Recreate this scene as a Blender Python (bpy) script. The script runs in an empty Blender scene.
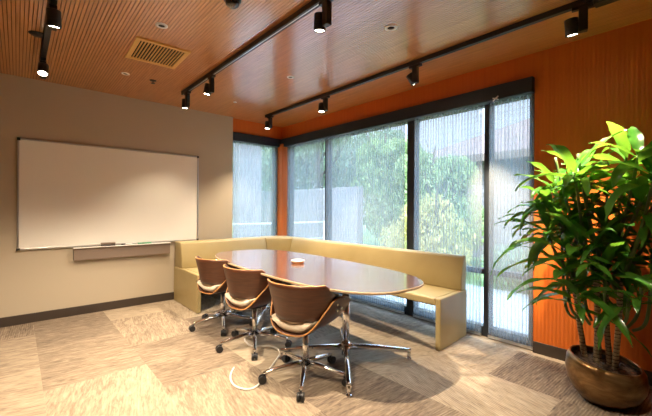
import bpy, bmesh, math, random
from mathutils import Vector, Matrix
random.seed(7)
C = bpy.context.scene.collection
PI = math.pi
D, E, H = 5.146, 3.555, 2.75

# ------------------------------------------------------------------ materials
def mat(name, color=(.5,.5,.5), rough=.5, metal=0, coat=0, emit=None, es=0, build=None, spec=.5, trans=0, cior=1.5, crough=.08):
    m = bpy.data.materials.new(name); m.use_nodes = True
    nt = m.node_tree; b = nt.nodes['Principled BSDF']
    b.inputs['Base Color'].default_value = (*color, 1)
    b.inputs['Roughness'].default_value = rough
    b.inputs['Metallic'].default_value = metal
    b.inputs['Coat Weight'].default_value = coat
    b.inputs['Coat Roughness'].default_value = crough; b.inputs['Coat IOR'].default_value = cior
    b.inputs['Specular IOR Level'].default_value = spec
    b.inputs['Transmission Weight'].default_value = trans
    if emit: b.inputs['Emission Color'].default_value = (*emit, 1); b.inputs['Emission Strength'].default_value = es
    if build: build(nt, b)
    return m
def N(nt, t, **k):
    n = nt.nodes.new(t)
    for a, v in k.items():
        if a in n.inputs: n.inputs[a].default_value = v
        else: setattr(n, a, v)
    return n
def coords(nt, scale=(1,1,1), rot=(0,0,0), loc=(0,0,0)):
    tc = N(nt, 'ShaderNodeTexCoord'); mp = N(nt, 'ShaderNodeMapping')
    mp.inputs['Scale'].default_value = scale; mp.inputs['Rotation'].default_value = rot; mp.inputs['Location'].default_value = loc
    nt.links.new(tc.outputs['Object'], mp.inputs['Vector']); return mp.outputs['Vector']
def ramp(nt, fac, stops):
    r = N(nt, 'ShaderNodeValToRGB'); cr = r.color_ramp
    while len(cr.elements) < len(stops): cr.elements.new(.5)
    for e, (p, c) in zip(cr.elements, stops): e.position = p; e.color = (*c, 1)
    nt.links.new(fac, r.inputs['Fac']); return r.outputs['Color']
def noise(nt, vec, scale=5, detail=4, rough=.5, dist=0):
    n = N(nt, 'ShaderNodeTexNoise'); n.inputs['Scale'].default_value = scale; n.inputs['Detail'].default_value = detail
    n.inputs['Roughness'].default_value = rough; n.inputs['Distortion'].default_value = dist
    nt.links.new(vec, n.inputs['Vector']); return n.outputs['Fac']
def bump(nt, b, h, strength=.3, dist=.01):
    n = N(nt, 'ShaderNodeBump'); n.inputs['Strength'].default_value = strength; n.inputs['Distance'].default_value = dist
    nt.links.new(h, n.inputs['Height']); nt.links.new(n.outputs['Normal'], b.inputs['Normal'])
def math_(nt, op, a, bb=None, cc=None):
    n = N(nt, 'ShaderNodeMath', operation=op)
    for i, v in enumerate((a, bb, cc)):
        if v is None: continue
        if isinstance(v, (int, float)): n.inputs[i].default_value = v
        else: nt.links.new(v, n.inputs[i])
    return n.outputs[0]
def mixc(nt, f, a, bb):
    n = N(nt, 'ShaderNodeMix', data_type='RGBA')
    for i, v in ((0, f), (6, a), (7, bb)):
        if isinstance(v, (int, float)): n.inputs[i].default_value = v
        elif isinstance(v, tuple): n.inputs[i].default_value = (*v, 1)
        else: nt.links.new(v, n.inputs[i])
    return n.outputs[2]
def wood(c1, c2, scale=(2,14,14), bstr=.05):
    def f(nt, b):
        v = coords(nt, scale); n = noise(nt, v, 3, 6, .6, .6)
        nt.links.new(ramp(nt, n, [(.3, c1), (.7, c2)]), b.inputs['Base Color'])
        if bstr: bump(nt, b, n, bstr, .002)
    return f
def mottled(c1, c2, s=6, bstr=.05):
    def f(nt, b):
        v = coords(nt); n = noise(nt, v, s, 5)
        nt.links.new(ramp(nt, n, [(.3, c1), (.7, c2)]), b.inputs['Base Color'])
        if bstr: bump(nt, b, noise(nt, v, s*30, 2), bstr, .002)
    return f

def carpet(nt, b):
    L = nt.links.new
    tc = N(nt, 'ShaderNodeTexCoord'); sp = N(nt, 'ShaderNodeSeparateXYZ'); L(tc.outputs['Object'], sp.inputs[0])
    fx = math_(nt, 'DIVIDE', math_(nt, 'ADD', sp.outputs[0], 10-.14+.0), .667)
    ix = math_(nt, 'FLOOR', fx)
    fy = math_(nt, 'DIVIDE', math_(nt, 'ADD', sp.outputs[1], 10.06), .98)
    # columns are staggered by half a tile
    fy = math_(nt, 'ADD', fy, math_(nt, 'MULTIPLY', math_(nt, 'MODULO', ix, 2), .5))
    iy = math_(nt, 'FLOOR', fy)
    cb = N(nt, 'ShaderNodeCombineXYZ'); L(ix, cb.inputs[0]); L(iy, cb.inputs[1])
    wn = N(nt, 'ShaderNodeTexWhiteNoise', noise_dimensions='2D'); L(cb.outputs[0], wn.inputs['Vector'])
    sc = N(nt, 'ShaderNodeSeparateColor'); L(wn.outputs['Color'], sc.inputs[0])
    r1, r2, r3 = sc.outputs
    # per tile offset vector and rotation
    rot = N(nt, 'ShaderNodeVectorRotate', rotation_type='Z_AXIS'); L(tc.outputs['Object'], rot.inputs['Vector'])
    L(math_(nt, 'ADD', math_(nt, 'MULTIPLY', math_(nt, 'GREATER_THAN', r1, .5), PI/2), math_(nt, 'MULTIPLY', r2, .35)), rot.inputs['Angle'])
    add = N(nt, 'ShaderNodeVectorMath', operation='ADD'); L(rot.outputs[0], add.inputs[0]); L(wn.outputs['Color'], add.inputs[1])
    mp = N(nt, 'ShaderNodeMapping'); mp.inputs['Scale'].default_value = (3.2, 14, 1); L(add.outputs[0], mp.inputs[0])
    n1 = noise(nt, mp.outputs[0], 1.6, 6, .65, 1.2)
    mp2 = N(nt, 'ShaderNodeMapping'); mp2.inputs['Scale'].default_value = (9, 60, 1); L(add.outputs[0], mp2.inputs[0])
    n2 = noise(nt, mp2.outputs[0], 1.5, 3, .6)
    sp2 = N(nt, 'ShaderNodeSeparateXYZ'); L(add.outputs[0], sp2.inputs[0])
    rib = math_(nt, 'SINE', math_(nt, 'MULTIPLY', sp2.outputs[1], 2*PI/.018))
    ribm = math_(nt, 'MULTIPLY', math_(nt, 'MULTIPLY', rib, .045), math_(nt, 'GREATER_THAN', r3, .45))
    v = math_(nt, 'ADD', math_(nt, 'MULTIPLY', n1, .58), math_(nt, 'MULTIPLY', n2, .42))
    v = math_(nt, 'ADD', v, ribm)
    v = math_(nt, 'ADD', v, math_(nt, 'MULTIPLY', math_(nt, 'SUBTRACT', r2, .5), .24))
    c = ramp(nt, v, [(.28, (.125,.095,.075)), (.44, (.235,.185,.138)), (.56, (.335,.272,.198)), (.74, (.45,.38,.285))])
    L(c, b.inputs['Base Color']); bump(nt, b, math_(nt, 'ADD', n2, rib), .25, .003)

def beige_paint(nt, b):
    bump(nt, b, noise(nt, coords(nt), 220, 2), .06, .002)
def orange_paint(nt, b):
    v = coords(nt, (1,1,.4)); sp = N(nt, 'ShaderNodeSeparateXYZ'); nt.links.new(v, sp.inputs[0])
    s = math_(nt, 'ADD', sp.outputs[0], sp.outputs[1])
    w = math_(nt, 'SINE', math_(nt, 'MULTIPLY', s, 2*PI/.03))
    n = noise(nt, coords(nt, (40,40,1)), 1, 3)
    nt.links.new(mixc(nt, n, (.56,.112,.010), (.68,.16,.015)), b.inputs['Base Color'])
    bump(nt, b, math_(nt, 'ADD', w, n), .22, .003)
def soil(nt, b):
    n = noise(nt, coords(nt), 60, 5); nt.links.new(ramp(nt, n, [(.35,(.02,.013,.008)),(.7,(.16,.10,.06))]), b.inputs['Base Color']); bump(nt, b, n, .8, .02)
def bronze(nt, b):
    n = noise(nt, coords(nt, (1,1,2.5)), 5, 6, .6, .8)
    nt.links.new(ramp(nt, n, [(.28,(.08,.045,.022)),(.5,(.25,.145,.06)),(.72,(.46,.29,.13))]), b.inputs['Base Color'])
def leafm(nt, b):
    n = noise(nt, coords(nt), 9, 3)
    nt.links.new(ramp(nt, n, [(.3,(.022,.10,.014)),(.7,(.075,.24,.03))]), b.inputs['Base Color'])
    tr = N(nt, 'ShaderNodeBsdfTranslucent'); tr.inputs['Color'].default_value = (.22,.50,.04,1)
    mx = N(nt, 'ShaderNodeMixShader'); mx.inputs[0].default_value = .28
    o = nt.nodes['Material Output']
    nt.links.new(b.outputs[0], mx.inputs[1]); nt.links.new(tr.outputs[0], mx.inputs[2]); nt.links.new(mx.outputs[0], o.inputs[0])
def cane(nt, b):
    sp = N(nt, 'ShaderNodeSeparateXYZ'); nt.links.new(coords(nt), sp.inputs[0])
    n = noise(nt, coords(nt), 40, 3)
    z = math_(nt, 'ADD', math_(nt, 'MULTIPLY', sp.outputs[2], 40), math_(nt, 'MULTIPLY', n, .8))
    f = math_(nt, 'FRACT', z)
    nt.links.new(ramp(nt, f, [(0,(.08,.05,.03)),(.18,(.10,.065,.035)),(.3,(.33,.25,.15)),(.9,(.42,.33,.2))]), b.inputs['Base Color'])
    bump(nt, b, f, .6, .006)
def shade_fabric(nt, b):
    sp = N(nt, 'ShaderNodeSeparateXYZ'); nt.links.new(coords(nt), sp.inputs[0])
    s = math_(nt, 'ADD', sp.outputs[0], sp.outputs[1])
    cb = N(nt, 'ShaderNodeCombineXYZ'); nt.links.new(math_(nt, 'MULTIPLY', s, 1), cb.inputs[0]); nt.links.new(math_(nt, 'MULTIPLY', sp.outputs[2], .006), cb.inputs[1])
    n1 = noise(nt, cb.outputs[0], 130, 2, .7)
    cb2 = N(nt, 'ShaderNodeCombineXYZ'); nt.links.new(s, cb2.inputs[0]); nt.links.new(math_(nt, 'MULTIPLY', sp.outputs[2], .03), cb2.inputs[1])
    n2 = noise(nt, cb2.outputs[0], 90, 2, .6)
    hl = math_(nt, 'MULTIPLY', math_(nt, 'SINE', math_(nt, 'MULTIPLY', sp.outputs[2], 2*PI/.055)), .008)
    ph = math_(nt, 'ADD', math_(nt, 'MULTIPLY', s, 2*PI/.034), math_(nt, 'MULTIPLY', n2, 3.0))
    th = math_(nt, 'POWER', math_(nt, 'ADD', math_(nt, 'MULTIPLY', math_(nt, 'SINE', ph), .5), .5), 3.0)
    v = math_(nt, 'ADD', math_(nt, 'ADD', math_(nt, 'MULTIPLY', n1, .55), math_(nt, 'MULTIPLY', th, .14)), math_(nt, 'ADD', hl, .16))
    mr = N(nt, 'ShaderNodeMapRange'); nt.links.new(v, mr.inputs[0])
    mr.inputs[1].default_value = .36; mr.inputs[2].default_value = .64; mr.inputs[3].default_value = .28; mr.inputs[4].default_value = .58
    tr = N(nt, 'ShaderNodeBsdfTransparent'); tr.inputs['Color'].default_value = (1,1,1,1)
    df = N(nt, 'ShaderNodeBsdfDiffuse'); df.inputs['Color'].default_value = (.40,.42,.42,1)
    tl = N(nt, 'ShaderNodeBsdfTranslucent'); tl.inputs['Color'].default_value = (.34,.37,.385,1)
    m1 = N(nt, 'ShaderNodeMixShader'); m1.inputs[0].default_value = .6
    nt.links.new(df.outputs[0], m1.inputs[1]); nt.links.new(tl.outputs[0], m1.inputs[2])
    m2 = N(nt, 'ShaderNodeMixShader'); nt.links.new(mr.outputs[0], m2.inputs[0])
    nt.links.new(tr.outputs[0], m2.inputs[1]); nt.links.new(m1.outputs[0], m2.inputs[2])
    nt.links.new(m2.outputs[0], nt.nodes['Material Output'].inputs[0])
def glass(nt, b):
    tr = N(nt, 'ShaderNodeBsdfTransparent'); tr.inputs['Color'].default_value = (.93,.97,.98,1)
    gl = N(nt, 'ShaderNodeBsdfGlossy'); gl.inputs['Roughness'].default_value = .02
    m = N(nt, 'ShaderNodeMixShader'); m.inputs[0].default_value = .06
    nt.links.new(tr.outputs[0], m.inputs[1]); nt.links.new(gl.outputs[0], m.inputs[2]); nt.links.new(m.outputs[0], nt.nodes['Material Output'].inputs[0])
def blockwall(nt, b):
    v = coords(nt, (1,1,1)); sp = N(nt, 'ShaderNodeSeparateXYZ'); nt.links.new(v, sp.inputs[0])
    cb = N(nt, 'ShaderNodeCombineXYZ'); nt.links.new(math_(nt, 'ADD', sp.outputs[0], sp.outputs[1]), cb.inputs[0]); nt.links.new(sp.outputs[2], cb.inputs[1])
    br = N(nt, 'ShaderNodeTexBrick'); nt.links.new(cb.outputs[0], br.inputs['Vector'])
    br.inputs['Scale'].default_value = 2.2; br.inputs['Color1'].default_value = (.27,.25,.27,1); br.inputs['Color2'].default_value = (.34,.32,.33,1); br.inputs['Mortar'].default_value = (.20,.19,.20,1)
    nt.links.new(br.outputs['Color'], b.inputs['Base Color'])
def foliage(c1, c2, c3):
    def f(nt, b):
        n = noise(nt, coords(nt), 1.6, 5, .7)
        nt.links.new(ramp(nt, n, [(.35,c1),(.5,c2),(.68,c3)]), b.inputs['Base Color'])
        tr = N(nt, 'ShaderNodeBsdfTranslucent'); tr.inputs['Color'].default_value = (*c3, 1)
        mx = N(nt, 'ShaderNodeMixShader'); mx.inputs[0].default_value = .4
        nt.links.new(b.outputs[0], mx.inputs[1]); nt.links.new(tr.outputs[0], mx.inputs[2]); nt.links.new(mx.outputs[0], nt.nodes['Material Output'].inputs[0])
    return f

M = dict(
 beige=mat('beige_paint', (.47,.405,.305), .7, build=beige_paint),
 orange=mat('orange_paint', (.62,.15,.012), .5, build=orange_paint),
 carpet=mat('carpet', rough=.95, spec=.1, build=carpet),
 slat=mat('cedar_slats', rough=.30, spec=.6, coat=.9, cior=2.2, crough=.16, build=wood((.50,.20,.058), (.68,.30,.095), (12,.9,12), .03)),
 slatback=mat('ceiling_backing', (.10,.04,.015), .7),
 base=mat('baseboard', (.045,.032,.024), .5),
 black=mat('black_metal', (.012,.012,.013), .45),
 blackm=mat('black_mullion', (.020,.024,.030), .4),
 header=mat('dark_header', (.012,.018,.03), .5),
 alu=mat('aluminium', (.62,.62,.62), .3, 1),
 chrome=mat('chrome', (.82,.82,.83), .09, 1),
 caster=mat('caster_rubber', (.015,.015,.017), .4),
 white=mat('whiteboard_surface', (.88,.87,.82), .22, spec=.5),
 whitep=mat('white_plastic', (.85,.84,.80), .4),
 tray=mat('tray_panel', (.22,.165,.13), .5),
 felt=mat('eraser_felt', (.09,.075,.065), .9),
 greenp=mat('green_marker', (.05,.35,.16), .4),
 leather=mat('ochre_leather', rough=.42, spec=.4, build=mottled((.365,.285,.130), (.42,.335,.165), 3, .15)),
 seam=mat('leather_seam', (.22,.15,.05), .6),
 walnut=mat('walnut_veneer', rough=.36, coat=.12, build=wood((.045,.014,.006), (.092,.030,.012), (2,2,26), .02)),
 ply=mat('plywood_edge', rough=.4, coat=.2, build=wood((.50,.22,.06), (.62,.32,.11), (3,3,60), .02)),
 paleply=mat('pale_ply_edge', rough=.4, build=wood((.46,.33,.20), (.56,.42,.27), (3,3,60), .02)),
 top=mat('table_walnut', rough=.2, spec=1.0, coat=1.0, cior=3.6, crough=.13, build=wood((.12,.055,.040), (.22,.11,.075), (16,1.2,1), .0)),
 cream=mat('cream_upholstery', rough=.75, build=mottled((.62,.54,.42), (.70,.62,.50), 8, .2)),
 bronze=mat('bronze_glaze', rough=.28, metal=.75, build=bronze),
 soil=mat('potting_bark', rough=.95, build=soil),
 leaf=mat('leaf_green', rough=.26, spec=.6, build=leafm),
 rib=mat('leaf_rib', (.10,.30,.05), .4),
 cane=mat('cane_bark', rough=.8, build=cane),
 stem=mat('green_stem', (.10,.16,.04), .6),
 shade=mat('shade_fabric', build=shade_fabric),
 glass=mat('window_glass', build=glass),
 lens=mat('lamp_lens', (1,1,1), .3, emit=(1,.86,.62), es=26),
 glassdome=mat('smoked_dome', (.03,.025,.02), .05, coat=1),
 brass=mat('pale_wood_grille', (.70,.42,.12), .45),
 dark=mat('duct_dark', (.01,.008,.006), .9),
 cable=mat('white_cable', (.75,.72,.66), .4),
 block=mat('outdoor_block', rough=.9, build=blockwall),
 roof=mat('roof_shingle', rough=.9, build=mottled((.17,.11,.09), (.25,.17,.14), 4, .3)),
 lawn=mat('lawn', rough=.95, build=mottled((.10,.18,.06), (.22,.32,.12), 3, .3)),
 patio=mat('pale_paving', rough=.9, build=mottled((.50,.48,.46), (.62,.60,.57), 3, .2)),
 bark=mat('tree_bark', rough=.95, build=mottled((.10,.08,.06), (.18,.14,.11), 9, .5)),
 fol_a=mat('foliage_green', rough=.6, build=foliage((.12,.19,.07),(.29,.40,.15),(.50,.60,.28))),
 fol_b=mat('foliage_yellow', rough=.6, build=foliage((.24,.31,.10),(.55,.54,.18),(.82,.70,.30))),
 fol_c=mat('foliage_blue_green', rough=.6, build=foliage((.12,.18,.11),(.25,.33,.20),(.42,.50,.34))),
)

# ------------------------------------------------------------------ helpers
def tag(o, label=None, cat=None, group=None, kind=None):
    if label: o['label'] = label
    if cat: o['category'] = cat
    if group: o['group'] = group
    if kind: o['kind'] = kind
    return o
def empty(name, loc=(0,0,0), rz=0, parent=None):
    o = bpy.data.objects.new(name, None); C.objects.link(o); o.location = loc; o.rotation_euler = (0,0,rz)
    o.empty_display_size = .1; o.parent = parent; return o
def obj(name, bm, m, parent=None, smooth=False, bevel=0, subsurf=0, loc=None, segs=2):
    me = bpy.data.meshes.new(name); bmesh.ops.recalc_face_normals(bm, faces=bm.faces); bm.to_mesh(me); bm.free()
    for x in (m if isinstance(m, (list, tuple)) else [m]): me.materials.append(x)
    o = bpy.data.objects.new(name, me); C.objects.link(o); o.parent = parent
    if loc: o.location = loc
    if smooth: me.polygons.foreach_set('use_smooth', [True]*len(me.polygons))
    if bevel:
        b = o.modifiers.new('bevel', 'BEVEL'); b.width = bevel; b.segments = segs; b.limit_method = 'ANGLE'; b.angle_limit = math.radians(40)
    if subsurf:
        s = o.modifiers.new('sub', 'SUBSURF'); s.levels = s.render_levels = subsurf
    return o
def struct(name, bm, m, parent=None, **k):
    o = obj(name, bm, m, parent, **k)
    if parent is None: o['kind'] = 'structure'
    return o
def box(bm, x0, x1, y0, y1, z0, z1, mi=0, mtx=None):
    vs = [bm.verts.new(Vector(p) if mtx is None else mtx @ Vector(p)) for p in ((x0,y0,z0),(x1,y0,z0),(x1,y1,z0),(x0,y1,z0),(x0,y0,z1),(x1,y0,z1),(x1,y1,z1),(x0,y1,z1))]
    for f in ((0,3,2,1),(4,5,6,7),(0,1,5,4),(1,2,6,5),(2,3,7,6),(3,0,4,7)):
        bm.faces.new([vs[i] for i in f]).material_index = mi
    return bm
def B(*a, **k): return box(bmesh.new(), *a, **k)
def tube(bm, pts, radii, n=12, caps=True, mi=0):
    pts = [Vector(p) for p in pts]
    if isinstance(radii, (int, float)): radii = [radii]*len(pts)
    rings = []; up = None
    for i, p in enumerate(pts):
        d = (pts[min(i+1, len(pts)-1)] - pts[max(i-1, 0)]).normalized()
        if up is None: up = d.orthogonal().normalized()
        else: up = (up - d*up.dot(d)).normalized()
        w = d.cross(up)
        rings.append([bm.verts.new(p + (up*math.cos(2*PI*k/n) + w*math.sin(2*PI*k/n))*radii[i]) for k in range(n)])
    for a, b in zip(rings, rings[1:]):
        for k in range(n):
            f = bm.faces.new((a[k], a[(k+1)%n], b[(k+1)%n], b[k])); f.material_index = mi; f.smooth = True
    if caps:
        for r in (rings[0], rings[-1]): bm.faces.new(r).material_index = mi
    return bm
def lathe(bm, prof, n=32, c=(0,0,0), mi=0, fx=None, caps=True):
    rings = []
    for r, z in prof:
        ring = []
        for k in range(n):
            a = 2*PI*k/n; p = Vector((r*math.cos(a), r*math.sin(a), z))
            if fx: p = fx(p)
            ring.append(bm.verts.new(p + Vector(c)))
        rings.append(ring)
    for a, b in zip(rings, rings[1:]):
        for k in range(n):
            f = bm.faces.new((a[k], a[(k+1)%n], b[(k+1)%n], b[k])); f.material_index = mi; f.smooth = True
    for r in ((rings[0], rings[-1]) if caps else ()): bm.faces.new(r).material_index = mi
    return bm
def copy_tree(o, parent=None):
    c = o.copy(); C.objects.link(c); c.parent = parent
    for ch in list(o.children):
        if ch.type != 'LIGHT': copy_tree(ch, c)
    return c
def catmull(pts, n=8):
    pts = [Vector(p) for p in pts]; out = []
    for i in range(len(pts)-1):
        p0, p1, p2, p3 = pts[max(i-1,0)], pts[i], pts[i+1], pts[min(i+2,len(pts)-1)]
        for k in range(n):
            t = k/n
            out.append(.5*((2*p1)+(p2-p0)*t+(2*p0-5*p1+4*p2-p3)*t*t+(3*p1-p0-3*p2+p3)*t**3))
    out.append(pts[-1]); return out

# ------------------------------------------------------------------ the room
X0, Y0 = -2.6, -2.4
struct('floor', B(X0-.1, 3.70, Y0-.1, 5.35, -.12, 0), M['carpet'])
bm = B(X0-.1, 3.75, Y0-.1, 5.40, H+.02, H+.25, 1)
x = X0
while x < 3.60:
    box(bm, x, min(x+.0195, 3.62), Y0, 5.25, H, H+.022); x += .0242
struct('ceiling', bm, [M['slat'], M['slatback']])
struct('wall_left', B(X0, 2.571, D, 5.35, 0, H), M['beige'])
bm = B(2.571, 3.70, 5.20, 5.35, 2.50, H)                                 # orange soffit above the corner windows
struct('wall_back', bm, M['orange'])
struct('wall_right', box(B(E, 3.70, Y0, 1.127, 0, H), E, 3.70, 1.127, 5.35, 2.50, H), M['orange'])
struct('wall_front', B(X0-.1, 3.70, Y0-.1, Y0, 0, H), M['beige'])
struct('wall_side', B(X0-.1, X0, Y0, 5.35, 0, H), M['beige'])
struct('baseboard_left', B(X0, 2.571, D-.012, D, 0, .105), M['base'], bevel=.003)
struct('baseboard_right', B(E-.012, E, Y0, 1.127, 0, .105), M['base'], bevel=.003)
# orange corner post between the two windows
bm = B(3.475, 3.70, 5.075, 5.35, 0, 2.44); struct('trim_1', bm, M['orange'], bevel=.02, segs=4)

# dark shade pocket running along both windows
bm = B(3.50, 3.62, 1.127, 5.16, 2.385, 2.525); box(bm, 2.571, 3.62, 5.16, 5.24, 2.385, 2.525)
struct('trim_2', bm, M['header'], bevel=.004)

def window(name, panes, axis):
    """panes: list of (a0,a1); axis 'x' = in the window wall (vary Y), 'y' = in the back wall (vary X)"""
    w = empty(name); w['kind'] = 'structure'
    def bb(bm, a0, a1, d0, d1, z0, z1):
        return box(bm, d0, d1, a0, a1, z0, z1) if axis == 'x' else box(bm, a0, a1, d0, d1, z0, z1)
    lo, hi = panes[0][0], panes[-1][1]
    base = 3.61 if axis == 'x' else 5.235
    fb = bmesh.new()
    bb(fb, lo-.06, hi+.06, base, base+.09, 0, .10); bb(fb, lo-.06, hi+.06, base, base+.09, 2.38, 2.50)
    bb(fb, lo-.06, lo, base, base+.09, .10, 2.38); bb(fb, hi, hi+.06, base, base+.09, .10, 2.38)
    obj('window_frame', fb, M['blackm'], w)
    for (a0, a1), (b0, b1) in zip(panes, panes[1:]):
        obj('mullion', bb(bmesh.new(), a1, b0, base, base+.09, .10, 2.38), M['blackm'], w)
    for a0, a1 in panes:
        obj('glass_pane', bb(bmesh.new(), a0, a1, base+.045, base+.051, .10, 2.38), M['glass'], w)
    return w
w1 = window('window_1', [(1.185,1.548), (1.609,2.444), (2.56,4.03), (4.10,5.03)], 'x')
for a0, a1 in ((1.185,1.548), (1.609,2.444)):
    obj('rail', B(3.61, 3.69, a0, a1, .64, .695), M['blackm'], w1)
window('window_2', [(2.60, 3.42)], 'y')

def shade(axis, a0, a1, label):
    r = empty('roller_shade'); tag(r, label, 'window shade', 'mesh roller shades')
    bm = bmesh.new()
    if axis == 'x': box(bm, 3.571, 3.5722, a0, a1, .035, 2.40)
    else: box(bm, a0, a1, 5.206, 5.2072, .035, 2.40)
    obj('shade_cloth', bm, M['shade'], r)
    bm = B(3.564, 3.580, a0, a1, .015, .04) if axis == 'x' else B(a0, a1, 5.20, 5.214, .015, .04)
    obj('hem_bar', bm, M['alu'], r)
shade('x', 1.135, 1.543, 'grey mesh roller shade over the narrow window pane beside the orange wall and plant')
shade('x', 1.612, 2.432, 'grey mesh roller shade over the pane showing green bushes behind the bench end')
shade('x', 2.565, 4.035, 'wide grey mesh roller shade behind the long bench back, between thick and thin mullions')
shade('x', 4.085, 5.065, 'grey mesh roller shade over the pane next to the orange corner post')
shade('y', 2.58, 3.465, 'grey mesh roller shade between the beige wall and the orange corner post')

# small white clip on the dark header
c = bmesh.new(); tube(c, [(3.494,1.475,2.372),(3.490,1.45,2.392),(3.494,1.425,2.412)], .007, 8); tube(c, [(3.494,1.425,2.376),(3.488,1.45,2.392),(3.494,1.478,2.40)], .006, 8)
tag(obj('cord_clip', c, M['whitep']), 'small white clip on the dark header above the window', 'clip')

# ------------------------------------------------------------------ whiteboard
wb = empty('whiteboard', (1.008, D, .82)); tag(wb, 'large framed whiteboard on the beige wall', 'whiteboard')
def wbx(x0, x1, y0, y1, z0, z1): return (x0-1.008, x1-1.008, y0, y1, z0-.82, z1-.82)
obj('writing_surface', B(*wbx(.015, 2.0, -.018, -.001, .835, 2.055)), M['white'], wb)
bm = bmesh.new()
for a in ((0,2.015,.822,.840),(0,2.015,2.048,2.066),(0,.018,.84,2.048),(1.997,2.015,.84,2.048)):
    box(bm, *wbx(a[0], a[1], -.026, -.001, a[2], a[3]))
obj('frame', bm, M['alu'], wb, bevel=.002)
for x0 in (-.004, 1.989):
    for z0 in (.818, 2.040): obj('corner_cap', B(*wbx(x0, x0+.03, -.029, -.0005, z0, z0+.03)), M['black'], wb, bevel=.004)
tr = empty('marker_tray', (1.055, D, .66)); tag(tr, 'grey brown marker tray fixed under the whiteboard', 'tray')
obj('front_panel', B(-.55, .55, -.060, 0, .005, .150), M['tray'], tr, bevel=.004)
obj('ledge', B(-.555, .555, -.085, -.028, .150, .160), M['whitep'], tr, bevel=.003)
er = empty('eraser', (.86, D-.056, .821)); tag(er, 'dark felt whiteboard eraser lying on the marker tray', 'eraser')
obj('felt', B(-.075, .075, -.023, .023, 0, .022), M['felt'], er, bevel=.003)
obj('handle', B(-.078, .078, -.02, .02, .022, .042), M['tray'], er, bevel=.006)
def marker(x0, x1, body, cap, label, y=-.062):
    r = empty('marker_pen', (x0, D+y, .830)); tag(r, label, 'marker')
    obj('barrel', tube(bmesh.new(), [(0,0,0),(x1-x0,0,0)], .008, 12), body, r)
    obj('cap', tube(bmesh.new(), [(-.045,0,0),(-.002,0,0)], .0088, 12), cap, r)
marker(1.05, 1.13, M['whitep'], M['black'], 'white marker pen with black cap on the tray beside the eraser')
marker(1.24, 1.36, M['greenp'], M['greenp'], 'green marker pen on the right side of the marker tray')

# ------------------------------------------------------------------ ceiling fittings
v = empty('ceiling_vent', (.98, 3.50, H)); tag(v, 'rectangular wooden air vent grille in the slatted ceiling', 'vent')
v.rotation_euler = (0,0,math.radians(-2))
bm = bmesh.new(); W, L_, t = .225, .255, .04
box(bm, -W, W, -L_, -L_+t, -.014, .004); box(bm, -W, W, L_-t, L_, -.014, .004); box(bm, -W, -W+t, -L_+t, L_-t, -.014, .004); box(bm, W-t, W, -L_+t, L_-t, -.014, .004)
obj('frame', bm, M['brass'], v, bevel=.003)
obj('duct', B(-W+t, W-t, -L_+t, L_-t, -.003, .001), M['dark'], v)
for k in range(14):
    xx = -W+t+.018+k*(2*W-2*t-.036)/13
    obj('slat', B(xx-.0045, xx+.0045, -L_+t, L_-t, -.012, -.003), M['brass'], v)

def downlight(x, y, r, label, inner=True, dark=False):
    t_ = empty('recessed_downlight', (x, y, H)); tag(t_, label, 'ceiling light', None)
    obj('trim_ring', lathe(bmesh.new(), [(r*.55,-.004),(r*.6,-.008),(r,-.005),(r,.002),(r*.55,.002),(r*.55,-.004)], 28, caps=False), M['black'] if dark else M['whitep'], t_)
    obj('aperture', lathe(bmesh.new(), [(0.001,-.0035),(r*.56,-.0035),(r*.56,.001),(.001,.001)], 20), M['dark'], t_)
downlight(.85, 2.93, .045, 'small round recessed ceiling fitting on the camera side of the vent')
downlight(.869, 4.251, .04, 'small round recessed ceiling fitting between vent and whiteboard wall')
downlight(2.243, 3.129, .04, 'small white round recessed fitting between the middle and window tracks, farther one')
downlight(2.216, 1.733, .05, 'white ringed round recessed fitting between the middle and window tracks, nearer one')
downlight(2.218, 4.382, .022, 'tiny round ceiling fitting above the far end of the table')
sp_ = empty('sprinkler', (1.151, 4.273, H)); tag(sp_, 'dark fire sprinkler in the ceiling near the middle track end', 'sprinkler')
obj('escutcheon', lathe(bmesh.new(), [(.001,-.008),(.03,-.006),(.04,.001),(.001,.001)], 20), M['black'], sp_)
obj('deflector', lathe(bmesh.new(), [(.001,-.036),(.022,-.034),(.022,-.031),(.006,-.026),(.008,-.004),(.001,-.004)], 16), M['black'], sp_)
sp2_ = empty('ceiling_fitting', (.125, 3.78, H)); tag(sp2_, 'dark flat disc fitting crossing under the leftmost track', 'ceiling fitting')
obj('escutcheon', lathe(bmesh.new(), [(.001,-.012),(.05,-.010),(.065,.001),(.001,.001)], 24), M['black'], sp2_)
dm = empty('dome_camera', (1.10, 2.22, H)); tag(dm, 'round smoked glass dome on the ceiling at the top edge', 'dome camera')
obj('housing', lathe(bmesh.new(), [(.001,-.02),(.058,-.02),(.062,.001),(.001,.001)], 28), M['black'], dm)
obj('dome', lathe(bmesh.new(), [(.0005,-.068),(.02,-.066),(.038,-.056),(.048,-.04),(.05,-.02),(.001,-.019)], 28), M['glassdome'], dm)

# tracks and heads
def track(x, y0, y1, label, strip=False):
    r = empty('lighting_track', (x, y1, H)); tag(r, label, 'track', 'black lighting tracks')
    obj('rail', B(-.021, .021, y0-y1, 0, -.042, 0), M['black'], r, bevel=.003)
    if strip: obj('conductor_strip', B(-.004, .004, y0-y1+.02, -.02, -.0435, -.042), M['alu'], r)
    obj('end_cap', B(-.023, .023, 0, .012, -.044, 0), M['black'], r, bevel=.003)
    return r
track(2.89, -1.8, 4.66, 'long black track running beside the window wall')
track(1.54, -1.8, 4.42, 'black track above the conference table in the middle of the ceiling', True)
track(.18, -1.8, 4.34, 'black track at the left above the whiteboard wall')
fb = tag(obj('feed_box', B(2.85, 2.93, .36, .56, H-.075, H-.036), M['black'], bevel=.006), 'black power feed box under the window side track', 'power box')

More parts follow.
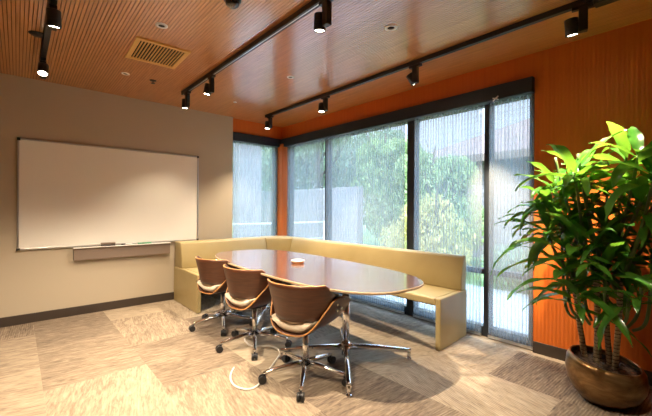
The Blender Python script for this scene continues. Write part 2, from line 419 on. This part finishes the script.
def make_head():
    r = empty('track_spotlight')
    obj('adapter', B(-.019, .019, -.065, .065, -.066, -.0437), M['black'], r, bevel=.003)
    obj('driver_box', B(-.022, .022, -.026, .026, -.22, -.060), M['black'], r, bevel=.004)
    e = lathe(bmesh.new(), [(.001,.0),(.037,.0),(.041,-.004),(.041,-.108),(.036,-.112),(.035,-.100),(.001,-.100)], 28)
    obj('lamp_can', e, M['black'], r)
    obj('lens', lathe(bmesh.new(), [(.001,-.104),(.034,-.104),(.034,-.1005),(.001,-.1005)], 24), M['lens'], r)
    return r
proto = make_head(); first = [True]
KEY = (1, .80, .57)
def head(x, y, rz, tilt, az, power, size, label, blend=.7, rad=.025, col=KEY, arm=.0):
    """lamp tilt degrees from straight down toward world azimuth az"""
    r = proto if first[0] else copy_tree(proto)
    first[0] = False
    r.location = (x, y, H); r.rotation_euler = (0,0,rz); tag(r, label, 'spotlight', 'black track spotlights')
    dw = Vector((math.sin(math.radians(tilt))*math.cos(math.radians(az)), math.sin(math.radians(tilt))*math.sin(math.radians(az)), -math.cos(math.radians(tilt))))
    q = Vector((0,0,-1)).rotation_difference(Matrix.Rotation(-rz, 3, 'Z') @ dw)
    for ch in r.children:
        if ch.name.startswith(('lamp_can', 'lens')):
            ch.location = (.0, -.068, -.115); ch.rotation_mode = 'QUATERNION'; ch.rotation_quaternion = q
    l = bpy.data.lights.new('spot_beam', 'SPOT'); l.energy = power*1.38; l.spot_size = math.radians(size); l.spot_blend = blend; l.shadow_soft_size = rad; l.color = col
    lo = bpy.data.objects.new('spot_beam', l); C.objects.link(lo); lo.parent = r
    lo.location = Vector((0, -.068, -.115)) + q @ Vector((0,0,-.116)); lo.rotation_mode = 'QUATERNION'; lo.rotation_quaternion = q
R_ = math.radians
head(2.89, 4.55, R_(180), 8, 200, 150, 90, 'black spotlight at the far corner end of the window side track')
head(2.89, 3.28, R_(180), 10, 215, 290, 95, 'black spotlight second from the corner on the window side track')
head(2.89, 1.96, R_(180), 33, 316, 560, 30, 'black spotlight third from the corner on the window side track')
head(2.89, .62, R_(195), 11, 350, 420, 54, 'lit black spotlight nearest the orange wall and plant')
head(1.54, 4.28, R_(180), 2, 95, 60, 95, 'black spotlight at the wall end of the middle track')
head(1.54, 3.58, R_(180), 10, 150, 100, 95, 'lit black spotlight beside the end one on the middle track')
head(1.54, 1.74, R_(180), 8, 60, 290, 95, 'large lit black spotlight on the middle track near the top edge')
head(.18, 4.27, R_(0), 28, 262, 70, 95, 'starry bright black spotlight at the whiteboard end of the left track')
head(.18, 3.04, R_(0), 10, 80, 240, 104, 'lit black spotlight above the starry one on the left track')
# unseen lamps added along the same tracks to brighten the room
head(1.54, .35, R_(0), 8, 90, 90, 100, 'added unseen black spotlight on the middle track overhead of the viewpoint')
head(.18, 1.35, R_(0), 26, 80, 260, 100, 'added unseen black spotlight on the left track overhead of the viewpoint')

# ------------------------------------------------------------------ corner bench
bn = empty('corner_bench', (3.45, 5.05, 0)); tag(bn, 'L-shaped ochre leather corner bench along wall and windows', 'bench')
bo = Vector((3.45, 5.05, 0))
def brel(bm):
    for vv in bm.verts: vv.co -= bo
    return bm
def prism(bm, outline, z0, z1, mi=0):
    a = [bm.verts.new((x, y, z0)) for x, y in outline]; b = [bm.verts.new((x, y, z1)) for x, y in outline]
    bm.faces.new(a[::-1]).material_index = mi; bm.faces.new(b).material_index = mi
    n = len(a)
    for i in range(n): bm.faces.new((a[i], a[(i+1)%n], b[(i+1)%n], b[i])).material_index = mi
    return bm
SEAT = .48
obj('seat', brel(prism(bmesh.new(), [(1.715,4.25),(2.91,4.25),(2.91,1.745),(3.49,1.775),(3.49,5.10),(1.715,5.10)], SEAT-.075, SEAT)), M['leather'], bn, bevel=.018, segs=3)
obj('end_panel', brel(prism(bmesh.new(), [(1.66,4.25),(1.715,4.25),(1.715,5.10),(1.66,5.10)], 0, SEAT)), M['leather'], bn, bevel=.014, segs=3)
obj('end_panel', brel(prism(bmesh.new(), [(2.91,1.69),(3.49,1.725),(3.49,1.775),(2.91,1.745)], 0, SEAT)), M['leather'], bn, bevel=.014, segs=3)
# backrests: profile swept
def back(pts_front, pts_rear, name):
    """front and rear outlines at seat level; the cushion leans back slightly and is padded"""
    bm = bmesh.new(); rows = []
    zs = [(0,0,0),(.12,.0,0),(.24,.022,.0),(.335,.05,.0),(.35,.075,-.03)]
    for z, sh, rsh in zs:
        row = []
        for (fx_, fy_), (rx, ry) in zip(pts_front, pts_rear):
            d = Vector((rx-fx_, ry-fy_, 0)); d.normalize()
            row.append((bm.verts.new(Vector((fx_, fy_, SEAT+z)) + d*sh), bm.verts.new(Vector((rx, ry, SEAT+z)) + d*rsh)))
        rows.append(row)
    n = len(pts_front)
    for a, b in zip(rows, rows[1:]):
        for i in range(n-1):
            bm.faces.new((a[i][0], a[i+1][0], b[i+1][0], b[i][0])); bm.faces.new((a[i+1][1], a[i][1], b[i][1], b[i+1][1]))
        bm.faces.new((a[0][1], a[0][0], b[0][0], b[0][1])); bm.faces.new((a[-1][0], a[-1][1], b[-1][1], b[-1][0]))
    for i in range(n-1):
        bm.faces.new((rows[-1][i][0], rows[-1][i+1][0], rows[-1][i+1][1], rows[-1][i][1]))
        bm.faces.new((rows[0][i+1][0], rows[0][i][0], rows[0][i][1], rows[0][i+1][1]))
    obj(name, brel(bm), M['leather'], bn, smooth=True, bevel=.012, segs=3)
back([(1.665,4.80),(3.00,4.80)], [(1.665,5.09),(3.00,5.09)], 'backrest')
back([(3.008,4.80),(3.10,4.76),(3.20,4.66),(3.26,4.558)], [(3.008,5.09),(3.35,5.09),(3.49,4.95),(3.49,4.558)], 'corner_backrest')
back([(3.26,4.55),(3.37,1.725)], [(3.49,4.55),(3.49,1.735)], 'backrest')

# ------------------------------------------------------------------ table
TC = Vector((2.15, 2.86, 0)); a_, b_ = .54, 1.40
tb = empty('conference_table', TC, math.radians(-2.5)); tag(tb, 'long rounded walnut conference table on chrome star pedestals', 'table')
def outl(k, da=0, nn=2.9):
    t_ = 2*PI*k/96; c_, s_ = math.cos(t_), math.sin(t_)
    return (math.copysign(abs(c_)**(2/nn), c_)*(a_+da), math.copysign(abs(s_)**(2/nn), s_)*(b_+da))
bm = bmesh.new(); prism(bm, [outl(k, -.002) for k in range(96)], .722, .742); obj('tabletop', bm, M['top'], tb)
bm = bmesh.new()
rr = [[bm.verts.new((*outl(k, d_), z)) for k in range(96)] for d_, z in ((-.0022,.7415),(0,.7405),(.003,.736),(.001,.724),(-.035,.714),(-.05,.714),(-.05,.7215),(-.0022,.7215))]
rr.append(rr[0])
for A_, B_ in zip(rr, rr[1:]):
    for k in range(96): bm.faces.new((A_[k], A_[(k+1)%96], B_[(k+1)%96], B_[k]))
obj('edge_band', bm, M['paleply'], tb)
obj('underside', prism(bmesh.new(), [outl(k, -.05) for k in range(96)], 0.7142, .7215), M['walnut'], tb)
for yy in (-.74, .68):
    hub = Vector((0, yy, 0))
    bm = tube(bmesh.new(), [hub+Vector((0,0,.07)), hub+Vector((0,0,.70))], .031, 24)
    lathe(bm, [(.001,.06),(.040,.06),(.043,.075),(.043,.16),(.034,.17),(.001,.17)], 24, hub)
    obj('column', bm, M['chrome'], tb, smooth=False)
    obj('top_plate', prism(bmesh.new(), [(hub.x+.17*math.cos(2*PI*k/24), hub.y+.17*math.sin(2*PI*k/24)) for k in range(24)], .700, .7141), M['black'], tb)
    for ang in (52, 138, 230, 326):
        u = Vector((math.cos(R_(ang)), math.sin(R_(ang)), 0)); Ln = .57
        bm = tube(bmesh.new(), [hub+u*.03+Vector((0,0,.125)), hub+u*.3+Vector((0,0,.105)), hub+u*(Ln-.02)+Vector((0,0,.078)), hub+u*Ln+Vector((0,0,.072))], [.027,.024,.020,.018], 14)
        lg = obj('foot_arm', bm, M['chrome'], tb)
        bm = tube(bmesh.new(), [hub+u*(Ln-.012)+Vector((0,0,.09)), hub+u*(Ln-.012)+Vector((0,0,.006))], [.015,.015], 14)
        tube(bm, [hub+u*(Ln-.012)+Vector((0,0,.008)), hub+u*(Ln-.012)+Vector((0,0,0))], [.02,.02], 14)
        obj('foot', bm, M['chrome'], lg)
pk = empty('wooden_dish', (2.17, 2.88, .742)); tag(pk, 'small round wooden dish with a pale top on the table', 'dish')
obj('body', lathe(bmesh.new(), [(.001,0),(.058,0),(.066,.014),(.064,.020),(.001,.020)], 32), M['ply'], pk)
obj('pale_top', lathe(bmesh.new(), [(.001,.0202),(.070,.0202),(.070,.030),(.064,.034),(.001,.034)], 32), M['whitep'], pk)

# ------------------------------------------------------------------ chairs
UP = catmull([(0,0,0),(.07,.003,0),(.13,.020,0),(.185,.060,0),(.228,.12,0),(.264,.20,0),(.290,.268,0)], 5)   # y,z of the U section
def upt(s):
    i = abs(s)*(len(UP)-1); k = min(int(i), len(UP)-2); p = UP[k].lerp(UP[k+1], i-k)
    return math.copysign(p.x, s), p.y
def make_chair():
    r = empty('office_chair')
    # seat shell: a U bent sheet, its rear edge a crescent
    bm = bmesh.new(); NS, NT = 44, 12; g = []
    for i in range(NS+1):
        s = -1+2*i/NS; y, z = upt(s); zz = z/.268
        e = zz*zz*(3-2*zz)
        xr = -.225 + e*.120 + .02*zz; xf = .245 - .05*e
        top = 0 if zz < .6 else (zz-.6)/.4
        row = []
        for j in range(NT+1):
            t_ = j/NT; xx = xr+(xf-xr)*t_
            lift = .03*max(0, (t_-.6)/.4)**1.5*(1-zz) + .012*(1-t_)*(1-zz)
            drop = -.06*top*(abs(t_-.35)/.65)**2.2 if t_ > .35 else -.03*top*(abs(t_-.35)/.35)**2
            row.append(bm.verts.new((xx, y*(.90+.10*min(1, t_/.5)), .392+z+lift+drop)))
        g.append(row)
    for i in range(NS):
        for j in range(NT): bm.faces.new((g[i][j], g[i+1][j], g[i+1][j+1], g[i][j+1]))
    sh = obj('seat_shell', bm, [M['walnut'], M['ply']], r, smooth=True)
    so = sh.modifiers.new('t', 'SOLIDIFY'); so.thickness = .011; so.offset = 1; so.material_offset_rim = 1
    # wrap-around backrest
    bm = bmesh.new(); NA, NB = 48, 8; g = []
    for i in range(NA+1):
        s = -1+2*i/NA; a = s*R_(96)
        row = []
        ends = max(0, abs(s)-.45)/.55
        zt = .770 - .11*max(0, abs(s)-.62)/.38
        zb = .503 + .03*ends
        for j in range(NB+1):
            t_ = j/NB; z = zb+(zt-zb)*t_
            x_ = -.02 - math.cos(a)*(.210+.19*(z-.503)); y_ = math.sin(a)*(.218+.27*(z-.503))
            if abs(s) > .9: x_ += (abs(s)-.9)/.1*.06
            row.append(bm.verts.new((x_, y_, z)))
        g.append(row)
    for i in range(NA):
        for j in range(NB): bm.faces.new((g[i][j], g[i+1][j], g[i+1][j+1], g[i][j+1]))
    bk = obj('backrest', bm, [M['walnut'], M['ply']], r, smooth=True)
    so = bk.modifiers.new('t', 'SOLIDIFY'); so.thickness = .012; so.offset = 0; so.material_offset_rim = 1
    # cushion
    bm = bmesh.new(); g = []; NU, NV = 20, 16
    def cush(u, v_, topside):
        y = u*.205*(.86+.14*min(1, v_/.5)); yy, zz = upt(0)
        # bottom follows the U
        lo = min(UP, key=lambda p: abs(p.x-abs(u*.215))).y
        x = -.222+.45*v_
        edge = (1-abs(u)**6)*(1-abs(2*v_-1)**8)
        bot = .392+lo+.013; tp = .505+.02*v_**3-.01*(1-abs(2*v_-1)**2)
        mid = (bot+tp)/2
        if bot > tp-.02: mid = bot+.01
        return Vector((x, y, mid+(tp-mid)*edge**.5)) if topside else Vector((x, y, mid+(bot-mid)*edge**.35))
    T_ = [[bm.verts.new(cush(-1+2*i/NU, j/NV, True)) for j in range(NV+1)] for i in range(NU+1)]
    Bt = [[T_[i][j] if i in (0,NU) or j in (0,NV) else bm.verts.new(cush(-1+2*i/NU, j/NV, False)) for j in range(NV+1)] for i in range(NU+1)]
    for i in range(NU):
        for j in range(NV):
            bm.faces.new((T_[i][j], T_[i+1][j], T_[i+1][j+1], T_[i][j+1])); bm.faces.new((Bt[i][j], Bt[i][j+1], Bt[i+1][j+1], Bt[i+1][j]))
    # rounded full back edge
    obj('seat_cushion', bm, M['cream'], r, smooth=True)
    bm = bmesh.new(); g = []
    for i in range(33):                                    # padded liner seen through the crescent and over the rim
        s = -1+2*i/32; a = s*R_(70)
        g.append([bm.verts.new((-.02-math.cos(a)*(k-.008), k*math.sin(a), z)) for z, k in ((.43,.145),(.46,.172),(.52,.20),(.62,.228),(.72,.252))])
    for i in range(32):
        for j in range(4): bm.faces.new((g[i][j], g[i+1][j], g[i+1][j+1], g[i][j+1]))
    ln = obj('back_pad', bm, M['cream'], r, smooth=True)
    so = ln.modifiers.new('t', 'SOLIDIFY'); so.thickness = .016; so.offset = 0
    # screws on both arms
    for sgn in (-1, 1):
        for (sx, sz) in ((.0,.60),(.0,.555),(.075,.635),(.075,.555)):
            y, z = upt(.9 if sz > .6 else .8)
            bm = tube(bmesh.new(), [(sx, sgn*(y+.008), sz),(sx, sgn*(y+.018), sz)], .010, 10)
            obj('screw', bm, M['chrome'], r)
    bm = tube(bmesh.new(), [(0,0,.10),(0,0,.375)], .024, 20); tube(bm, [(0,0,.075),(0,0,.135)], [.034,.030], 20)
    obj('column', bm, M['chrome'], r)
    obj('seat_plate', B(-.09, .09, -.08, .08, .370, .3855), M['black'], r, bevel=.004)
    bs = empty('swivel_base', parent=r)
    for k in range(5):
        u = Vector((math.cos(2*PI*k/5), math.sin(2*PI*k/5), 0)); w = Vector((-u.y, u.x, 0)); Ln = .325
        bm = tube(bmesh.new(), [u*.02+Vector((0,0,.118)), u*.12+Vector((0,0,.108)), u*(Ln-.03)+Vector((0,0,.080)), u*Ln+Vector((0,0,.074))], [.024,.022,.016,.013], 12)
        obj('base_arm', bm, M['chrome'], bs)
        bm = tube(bmesh.new(), [u*(Ln-.01)+Vector((0,0,.075)), u*(Ln-.01)+Vector((0,0,.045))], .008, 10)
        for sg in (-1, 1):
            c0 = u*(Ln+.005)+Vector((0,0,.030))
            tube(bm, [c0+w*sg*.006, c0+w*sg*.008, c0+w*sg*.024, c0+w*sg*.026], [.028,.030,.030,.028], 18)
        tube(bm, [c0+Vector((0,0,.005))-w*.007, c0+Vector((0,0,.005))+w*.007], [.020,.020], 14)
        obj('caster', bm, M['caster'], bs)
    return r
ch0 = make_chair()
chairs = [(1.675, 2.115, 20, 10, 'walnut shell swivel chair nearest the viewer, in front of the near table end'),
          (1.70, 2.93, 12, 24, 'walnut shell swivel chair between the other two, beside the floor cable loop'),
          (1.72, 3.66, 12, 30, 'walnut shell swivel chair nearest the whiteboard wall and bench end')]
for i, (x, y, rot, brot, lab) in enumerate(chairs):
    c = ch0 if i == 0 else copy_tree(ch0)
    c.location = (x, y, 0); c.rotation_euler = (0,0,R_(rot)); tag(c, lab, 'chair', 'swivel chairs along the table')
    for k in c.children:
        if k.name.startswith('swivel_base'): k.rotation_euler = (0,0,R_(brot-rot))

# ------------------------------------------------------------------ cable on the floor
pts = catmull([(2.10,3.02,.006),(1.95,3.22,.006),(1.73,3.16,.006),(1.66,3.00,.006),(1.68,2.90,.006),(1.80,2.78,.006),(1.78,2.62,.006),(1.60,2.46,.006),(1.40,2.30,.006),(1.31,2.235,.006),(1.235,2.25,.006),(1.20,2.36,.006),(1.24,2.50,.006),(1.33,2.62,.006)], 8)
tag(obj('floor_cable', tube(bmesh.new(), pts, .0075, 8), M['cable']), 'pale cable looping over the carpet under the middle chair', 'cable')

# ------------------------------------------------------------------ plant
PC = Vector((3.03, .515, 0))
pl = empty('potted_plant', PC); tag(pl, 'tall leafy dracaena in a bronze pot by the orange wall', 'plant')
tl = Vector((-.42, .0)) # rim tilt
def tiltf(p):
    z = p.z; f = max(0, z)/.36
    return Vector((p.x, p.y, z*.93 + (p.y*.16)*f))
prof = [(.001,0),(.105,0),(.142,.015),(.190,.075),(.218,.145),(.226,.205),(.217,.275),(.202,.305),(.190,.305),(.194,.285),(.200,.26),(.001,.255)]
obj('pot', lathe(bmesh.new(), prof, 48, fx=tiltf), M['bronze'], pl, smooth=True)
bm = bmesh.new(); rng = random.Random(3)
obj('soil', lathe(bmesh.new(), [(.001,.272),(.08,.277),(.16,.27),(.197,.265),(.197,.257),(.001,.256)], 32, fx=tiltf), M['soil'], pl, smooth=True)
heads = []
canes = [((.00,.13),(-.01,.20,.82),1.40),((-.03,.05),(-.04,.06,.95),1.68),((.02,-.03),(.03,.0,.90),1.78),((-.05,-.07),(-.07,-.10,.84),1.50),((.06,.05),(.09,.06,.9),1.70)]
for i, ((cx, cy), (tx, ty, tz), top) in enumerate(canes):
    p0 = Vector((cx*.85, cy*.85, .24)); p1 = Vector((tx*.9, ty*.9, tz)); mid = (p0+p1)/2 + Vector((rng.uniform(-.015,.015), rng.uniform(-.015,.015), 0))
    cn = obj('cane', tube(bmesh.new(), catmull([p0, mid, p1], 8), [.018]*4+[.017]*6+[.016]*7, 14), M['cane'], pl)
    nb = (4,4,5,4,4)[i]
    for k in range(nb):
        a = 2*PI*(k/nb)+i*1.3; rad = .10+.13*rng.random()
        h_ = min(top-.66*k/nb+rng.uniform(-.06,.10), 1.70)
        e = Vector((tx+math.cos(a)*rad*.8-.02, ty+math.sin(a)*rad*1.35, h_))
        s0 = p0.lerp(p1, .80+.2*rng.random())
        obj('stem', tube(bmesh.new(), catmull([s0, s0.lerp(e,.5)+Vector((math.cos(a),math.sin(a),0))*.03, e], 6), [.012]*7+[.009]*6, 8), M['stem'], cn)
        e.z = min(e.z, 1.66-.6*max(0, e.y-.02))
        heads.append((e, a))
# low side shoot
heads += [(Vector((-.10,.20,.88)), 2.3), (Vector((-.14,-.02,.95)), 3.4), (Vector((-.02,-.24,1.05)), 4.6), (Vector((.0,.26,1.22)), 1.6), (Vector((-.16,.12,.74)), 2.9), (Vector((.04,-.18,.80)), 5.2), (Vector((-.12,-.14,.78)), 3.9), (Vector((.10,.14,.80)), .9)]
for e, a in heads[-8:]:
    obj('stem', tube(bmesh.new(), catmull([Vector((e.x*.4, e.y*.6, .52)), Vector((e.x*.8, e.y*.9, .62)), e], 6), [.010]*13, 8), M['stem'], pl)
def leaf_bm(bm, p, az, el, L_, W_, curl, twist=0):
    """arching strap leaf with a folded midrib"""
    d = Vector((math.cos(az)*math.cos(el), math.sin(az)*math.cos(el), math.sin(el))); side = Vector((-math.sin(az), math.cos(az), 0))
    side = Matrix.Rotation(twist, 3, d) @ side
    n = 12; rows = []; p = Vector(p); e = el
    for i in range(n+1):
        t_ = i/n
        w = W_*(math.sin(PI*min(1, t_*.93+.05))**.75)*(1-.15*t_) if t_ < .999 else .0015
        if t_ < .12: w = max(w*.55, .008)
        d = Vector((math.cos(az)*math.cos(e), math.sin(az)*math.cos(e), math.sin(e)))
        up = side.cross(d).normalized()
        if up.z < 0 and e > -1.2: up = -up
        wav = .006*math.sin(t_*14+az*3)
        rows.append([bm.verts.new(p - side*w*.5 + up*(w*.16+wav)), bm.verts.new(p - side*w*.25 + up*w*.05), bm.verts.new(p), bm.verts.new(p + side*w*.25 + up*w*.05), bm.verts.new(p + side*w*.5 + up*(w*.16-wav))])
        p = p + d*(L_/n); e -= curl/n*(.5+1.1*t_)
    for A_, B_ in zip(rows, rows[1:]):
        for k in range(4):
            f = bm.faces.new((A_[k], A_[k+1], B_[k+1], B_[k])); f.smooth = True
    return bm
leaves = []
for hi, (e, a0) in enumerate(heads):
    n = 9
    for k in range(n):
        az = a0*1.7 + k*2.399 + rng.uniform(-.3,.3)
        f = k/(n-1)
        el = R_(-8+70*f**1.1) + rng.uniform(-.18,.18)
        L_ = rng.uniform(.32,.54)*(1-.28*f); W_ = rng.uniform(.055,.092)
        leaves.append((e+Vector((0,0,-.10+.10*f)), az, el, L_, W_, rng.uniform(.8,1.9)*(1-.25*f), rng.uniform(-.4,.4)))
# keep them this side of the walls
def tip_ok(l):
    p = PC + l[0]; q = p + Vector((math.cos(l[1]), math.sin(l[1]), 0))*l[3]*.95
    return q.x < E-.04
leaves = [l if tip_ok(l) else (l[0], l[1], l[2]+.5, min(l[3], max(.12, (E-.07-PC.x-l[0].x)/max(.3, math.cos(l[1])))), l[4], l[5], l[6]) for l in leaves]
leaves.sort(key=lambda l: (l[0].x*.83 + l[0].y*.1 + math.cos(l[1])*.2))
for l in leaves[:100]: obj('leaf', leaf_bm(bmesh.new(), *l), M['leaf'], pl, smooth=True)
bm = bmesh.new()
for l in leaves[100:]: leaf_bm(bm, *l)
o = obj('leaf_mass', bm, M['leaf'], pl, smooth=True); o['kind'] = 'stuff'
# leaves are opaque on their undersides too: thin but solid sheets

# ------------------------------------------------------------------ outdoors
struct('ground', B(3.70, 40, -20, 40, -.30, -.06), M['lawn'])
struct('ground', B(-10, 3.70, 5.35, 40, -.30, -.06), M['lawn'])
struct('bounce_paving', B(3.70, 6.0, -3, 9, -.06, -.03), M['patio'])  # made pale and wide to bounce daylight onto the window shades
# neighbouring building with a hipped roof
bd = empty('neighbouring_building', (12, 1.5, -.06)); tag(bd, 'grey block neighbouring building with a sloping brown roof outside', 'building')
obj('wall', B(-2.2, 6, -10, 5.4, 0, 2.85), M['block'], bd)
bm = bmesh.new()
vs = [bm.verts.new(p) for p in ((-2.6,-10.5,2.80),(-2.6,5.8,2.80),(6.5,5.8,2.80),(6.5,-10.5,2.80),(.9,-7,4.5),(.9,2.4,4.5))]
for f in ((0,1,5,4),(1,2,5),(2,3,4,5),(3,0,4),(0,3,2,1)): bm.faces.new([vs[i] for i in f])
obj('roof', bm, M['roof'], bd)
obj('fascia', B(-2.66, -2.58, -10.5, 5.86, 2.66, 2.86), M['tray'], bd)
obj('chimney', B(-.2, .5, -2.4, -1.6, 2.9, 4.9), M['block'], bd)
gw = tag(obj('garden_wall', B(6.9, 7.15, 6.5, 11.5, -.06, 1.9), M['block'], bevel=.02), 'low grey block garden wall behind the trees outside', 'wall')
pil = tag(obj('block_pillar', B(4.3, 4.95, 8.2, 8.6, -.06, 3.2), M['block'], bevel=.02), 'pale block pillar outside the corner window', 'pillar')
rl = empty('garden_railing', (3.2, 6.6, -.06)); tag(rl, 'white horizontal railing outside the corner window', 'railing')
for z in (.62, 1.02): obj('rail', tube(bmesh.new(), [(-2,0,z),(2.6,0,z)], .02, 8), M['whitep'], rl)
for xx in (-2, -.45, 1.1, 2.6): obj('post', tube(bmesh.new(), [(xx,0,0),(xx,0,1.04)], .022, 8), M['whitep'], rl)

def tree(x, y, h, blobs, m, n, label, cat='tree', trunk=.09, seed=1, ls=.13):
    r = empty('bush' if cat == 'bush' else 'tree', (x, y, -.06)); tag(r, label, cat, 'plants outside the windows')
    rg = random.Random(seed)
    bm = tube(bmesh.new(), catmull([(0,0,0),(.05,.03,h*.35),(-.03,.05,h*.7),(0,0,h*.95)], 4), [trunk*(1-.06*i) for i in range(13)], 10)
    for k in range(5):
        a = k*1.3+seed; z0 = h*(.35+.1*k); tube(bm, [(0,0,z0),(math.cos(a)*h*.12, math.sin(a)*h*.12, z0+h*.12),(math.cos(a)*h*.2, math.sin(a)*h*.2, z0+h*.28)], [trunk*.45,trunk*.3,trunk*.12], 7)
    obj('trunk', bm, M['bark'], r)
    bm = bmesh.new()
    for i in range(n):
        bx, by, bz, br = blobs[i % len(blobs)]
        d = Vector((rg.gauss(0,1), rg.gauss(0,1), rg.gauss(0,1))).normalized()*br*(rg.random()**.4)
        c = Vector((bx, by, bz)) + Vector((d.x, d.y, d.z*.85)); c.z = max(c.z, .03)
        nrm = Vector((rg.gauss(0,1), rg.gauss(0,1), rg.gauss(0,1))).normalized(); t1 = nrm.orthogonal().normalized()*ls*rg.uniform(.5,1); t2 = nrm.cross(t1).normalized()*t1.length*.45
        bm.faces.new([bm.verts.new(c+t1), bm.verts.new(c+t2), bm.verts.new(c-t1), bm.verts.new(c-t2)])
    obj('foliage', bm, m, r)
tree(6.6, 3.9, 1.9, [(0,0,.7,.75),(.1,.3,1.2,.6),(-.2,-.2,.4,.6),(0,.7,.6,.7)], M['fol_b'], 7000, 'rounded yellow green bush outside the pane right of the dark mullion', 'bush', .04, 1, .07)
tree(7.8, 4.7, 3.1, [(0,0,1.5,1.0),(.2,.6,2.3,.7),(-.2,-.5,1.0,.9),(.3,-.3,2.2,.6)], M['fol_a'], 8000, 'tall mid green leafy tree behind the yellow green bush outside', 'tree', .06, 2, .09)
tree(8.6, 6.9, 3.9, [(0,0,2.0,1.1),(.3,.5,3.0,.8),(-.3,-.6,1.2,1.0),(.1,-.5,2.9,.7)], M['fol_a'], 9000, 'green leafy tree left of the dark mullion outside', 'tree', .08, 3, .10)
tree(8.0, 9.4, 5.4, [(0,0,4.2,1.0),(.5,.7,4.6,.8),(-.4,-.8,4.0,.9)], M['fol_c'], 3500, 'sparse tall tree with bare leaning trunk outside the wide shade', 'tree', .10, 4, .11)
tree(4.9, 10.9, 4.6, [(0,0,3.4,.9),(-.3,.5,2.4,.8),(.3,-.3,4.0,.7)], M['fol_c'], 3500, 'blue green tree beyond the corner post outside', 'tree', .09, 5, .11)
tree(3.9, 9.6, 3.8, [(0,0,2.6,1.0),(-.6,.2,3.2,.8),(.2,.2,1.5,.9),(-.7,0,1.9,.8)], M['fol_a'], 7000, 'green tree outside the narrow window beside the beige wall', 'tree', .08, 6, .10)
tree(6.2, 1.9, 1.0, [(0,0,.4,.45),(.1,.5,.4,.45),(0,-.5,.35,.4)], M['fol_c'], 3500, 'low dark green shrub outside below the window rail', 'bush', .03, 7, .06)
tree(11.5, 12.5, 6, [(0,0,3.5,2.2),(2,-1.5,3.6,2),(-2,1.5,3.4,2)], M['fol_c'], 9000, 'distant broad dark tree on the skyline outside', 'tree', .15, 8, .2)

# ------------------------------------------------------------------ light
w = bpy.data.worlds.new('World'); bpy.context.scene.world = w; w.use_nodes = True
nt = w.node_tree; bg = nt.nodes['Background']
tc = N(nt, 'ShaderNodeTexCoord'); sp = N(nt, 'ShaderNodeSeparateXYZ'); nt.links.new(tc.outputs['Generated'], sp.inputs[0])
col = ramp(nt, sp.outputs[2], [(0,(.11,.117,.135)),(.28,(.14,.16,.20)),(.6,(.62,.76,1)),(1,(.42,.66,1))])
nt.links.new(col, bg.inputs['Color']); bg.inputs['Strength'].default_value = 13
s = bpy.data.lights.new('sun', 'SUN'); s.energy = 7.5; s.angle = R_(2); s.color = (1,.95,.86)
so = bpy.data.objects.new('sun', s); C.objects.link(so)
so.rotation_euler = Vector((.55, .35, -.75)).to_track_quat('-Z', 'Y').to_euler()

# ------------------------------------------------------------------ camera
f, yaw, roll = 348.33, 0.7257, 0.0060
cam = bpy.data.cameras.new('camera'); co = bpy.data.objects.new('camera', cam); C.objects.link(co)
cam.sensor_fit = 'HORIZONTAL'; cam.sensor_width = 36; cam.lens = f/652*36; cam.clip_start = .02
co.matrix_world = Matrix.Translation((0,0,1.3146)) @ Matrix.Rotation(-yaw, 4, 'Z') @ Matrix.Rotation(PI/2-.0005, 4, 'X') @ Matrix.Rotation(roll, 4, 'Z')
sc = bpy.context.scene; sc.camera = co
sc.view_settings.view_transform = 'Standard'; sc.view_settings.look = 'None'; sc.view_settings.gamma = 1; sc.view_settings.use_curve_mapping = False
sc.view_settings.exposure = .1
sc.cycles.max_bounces = 8; sc.cycles.transparent_max_bounces = 12; sc.cycles.caustics_reflective = False; sc.cycles.sample_clamp_indirect = 6
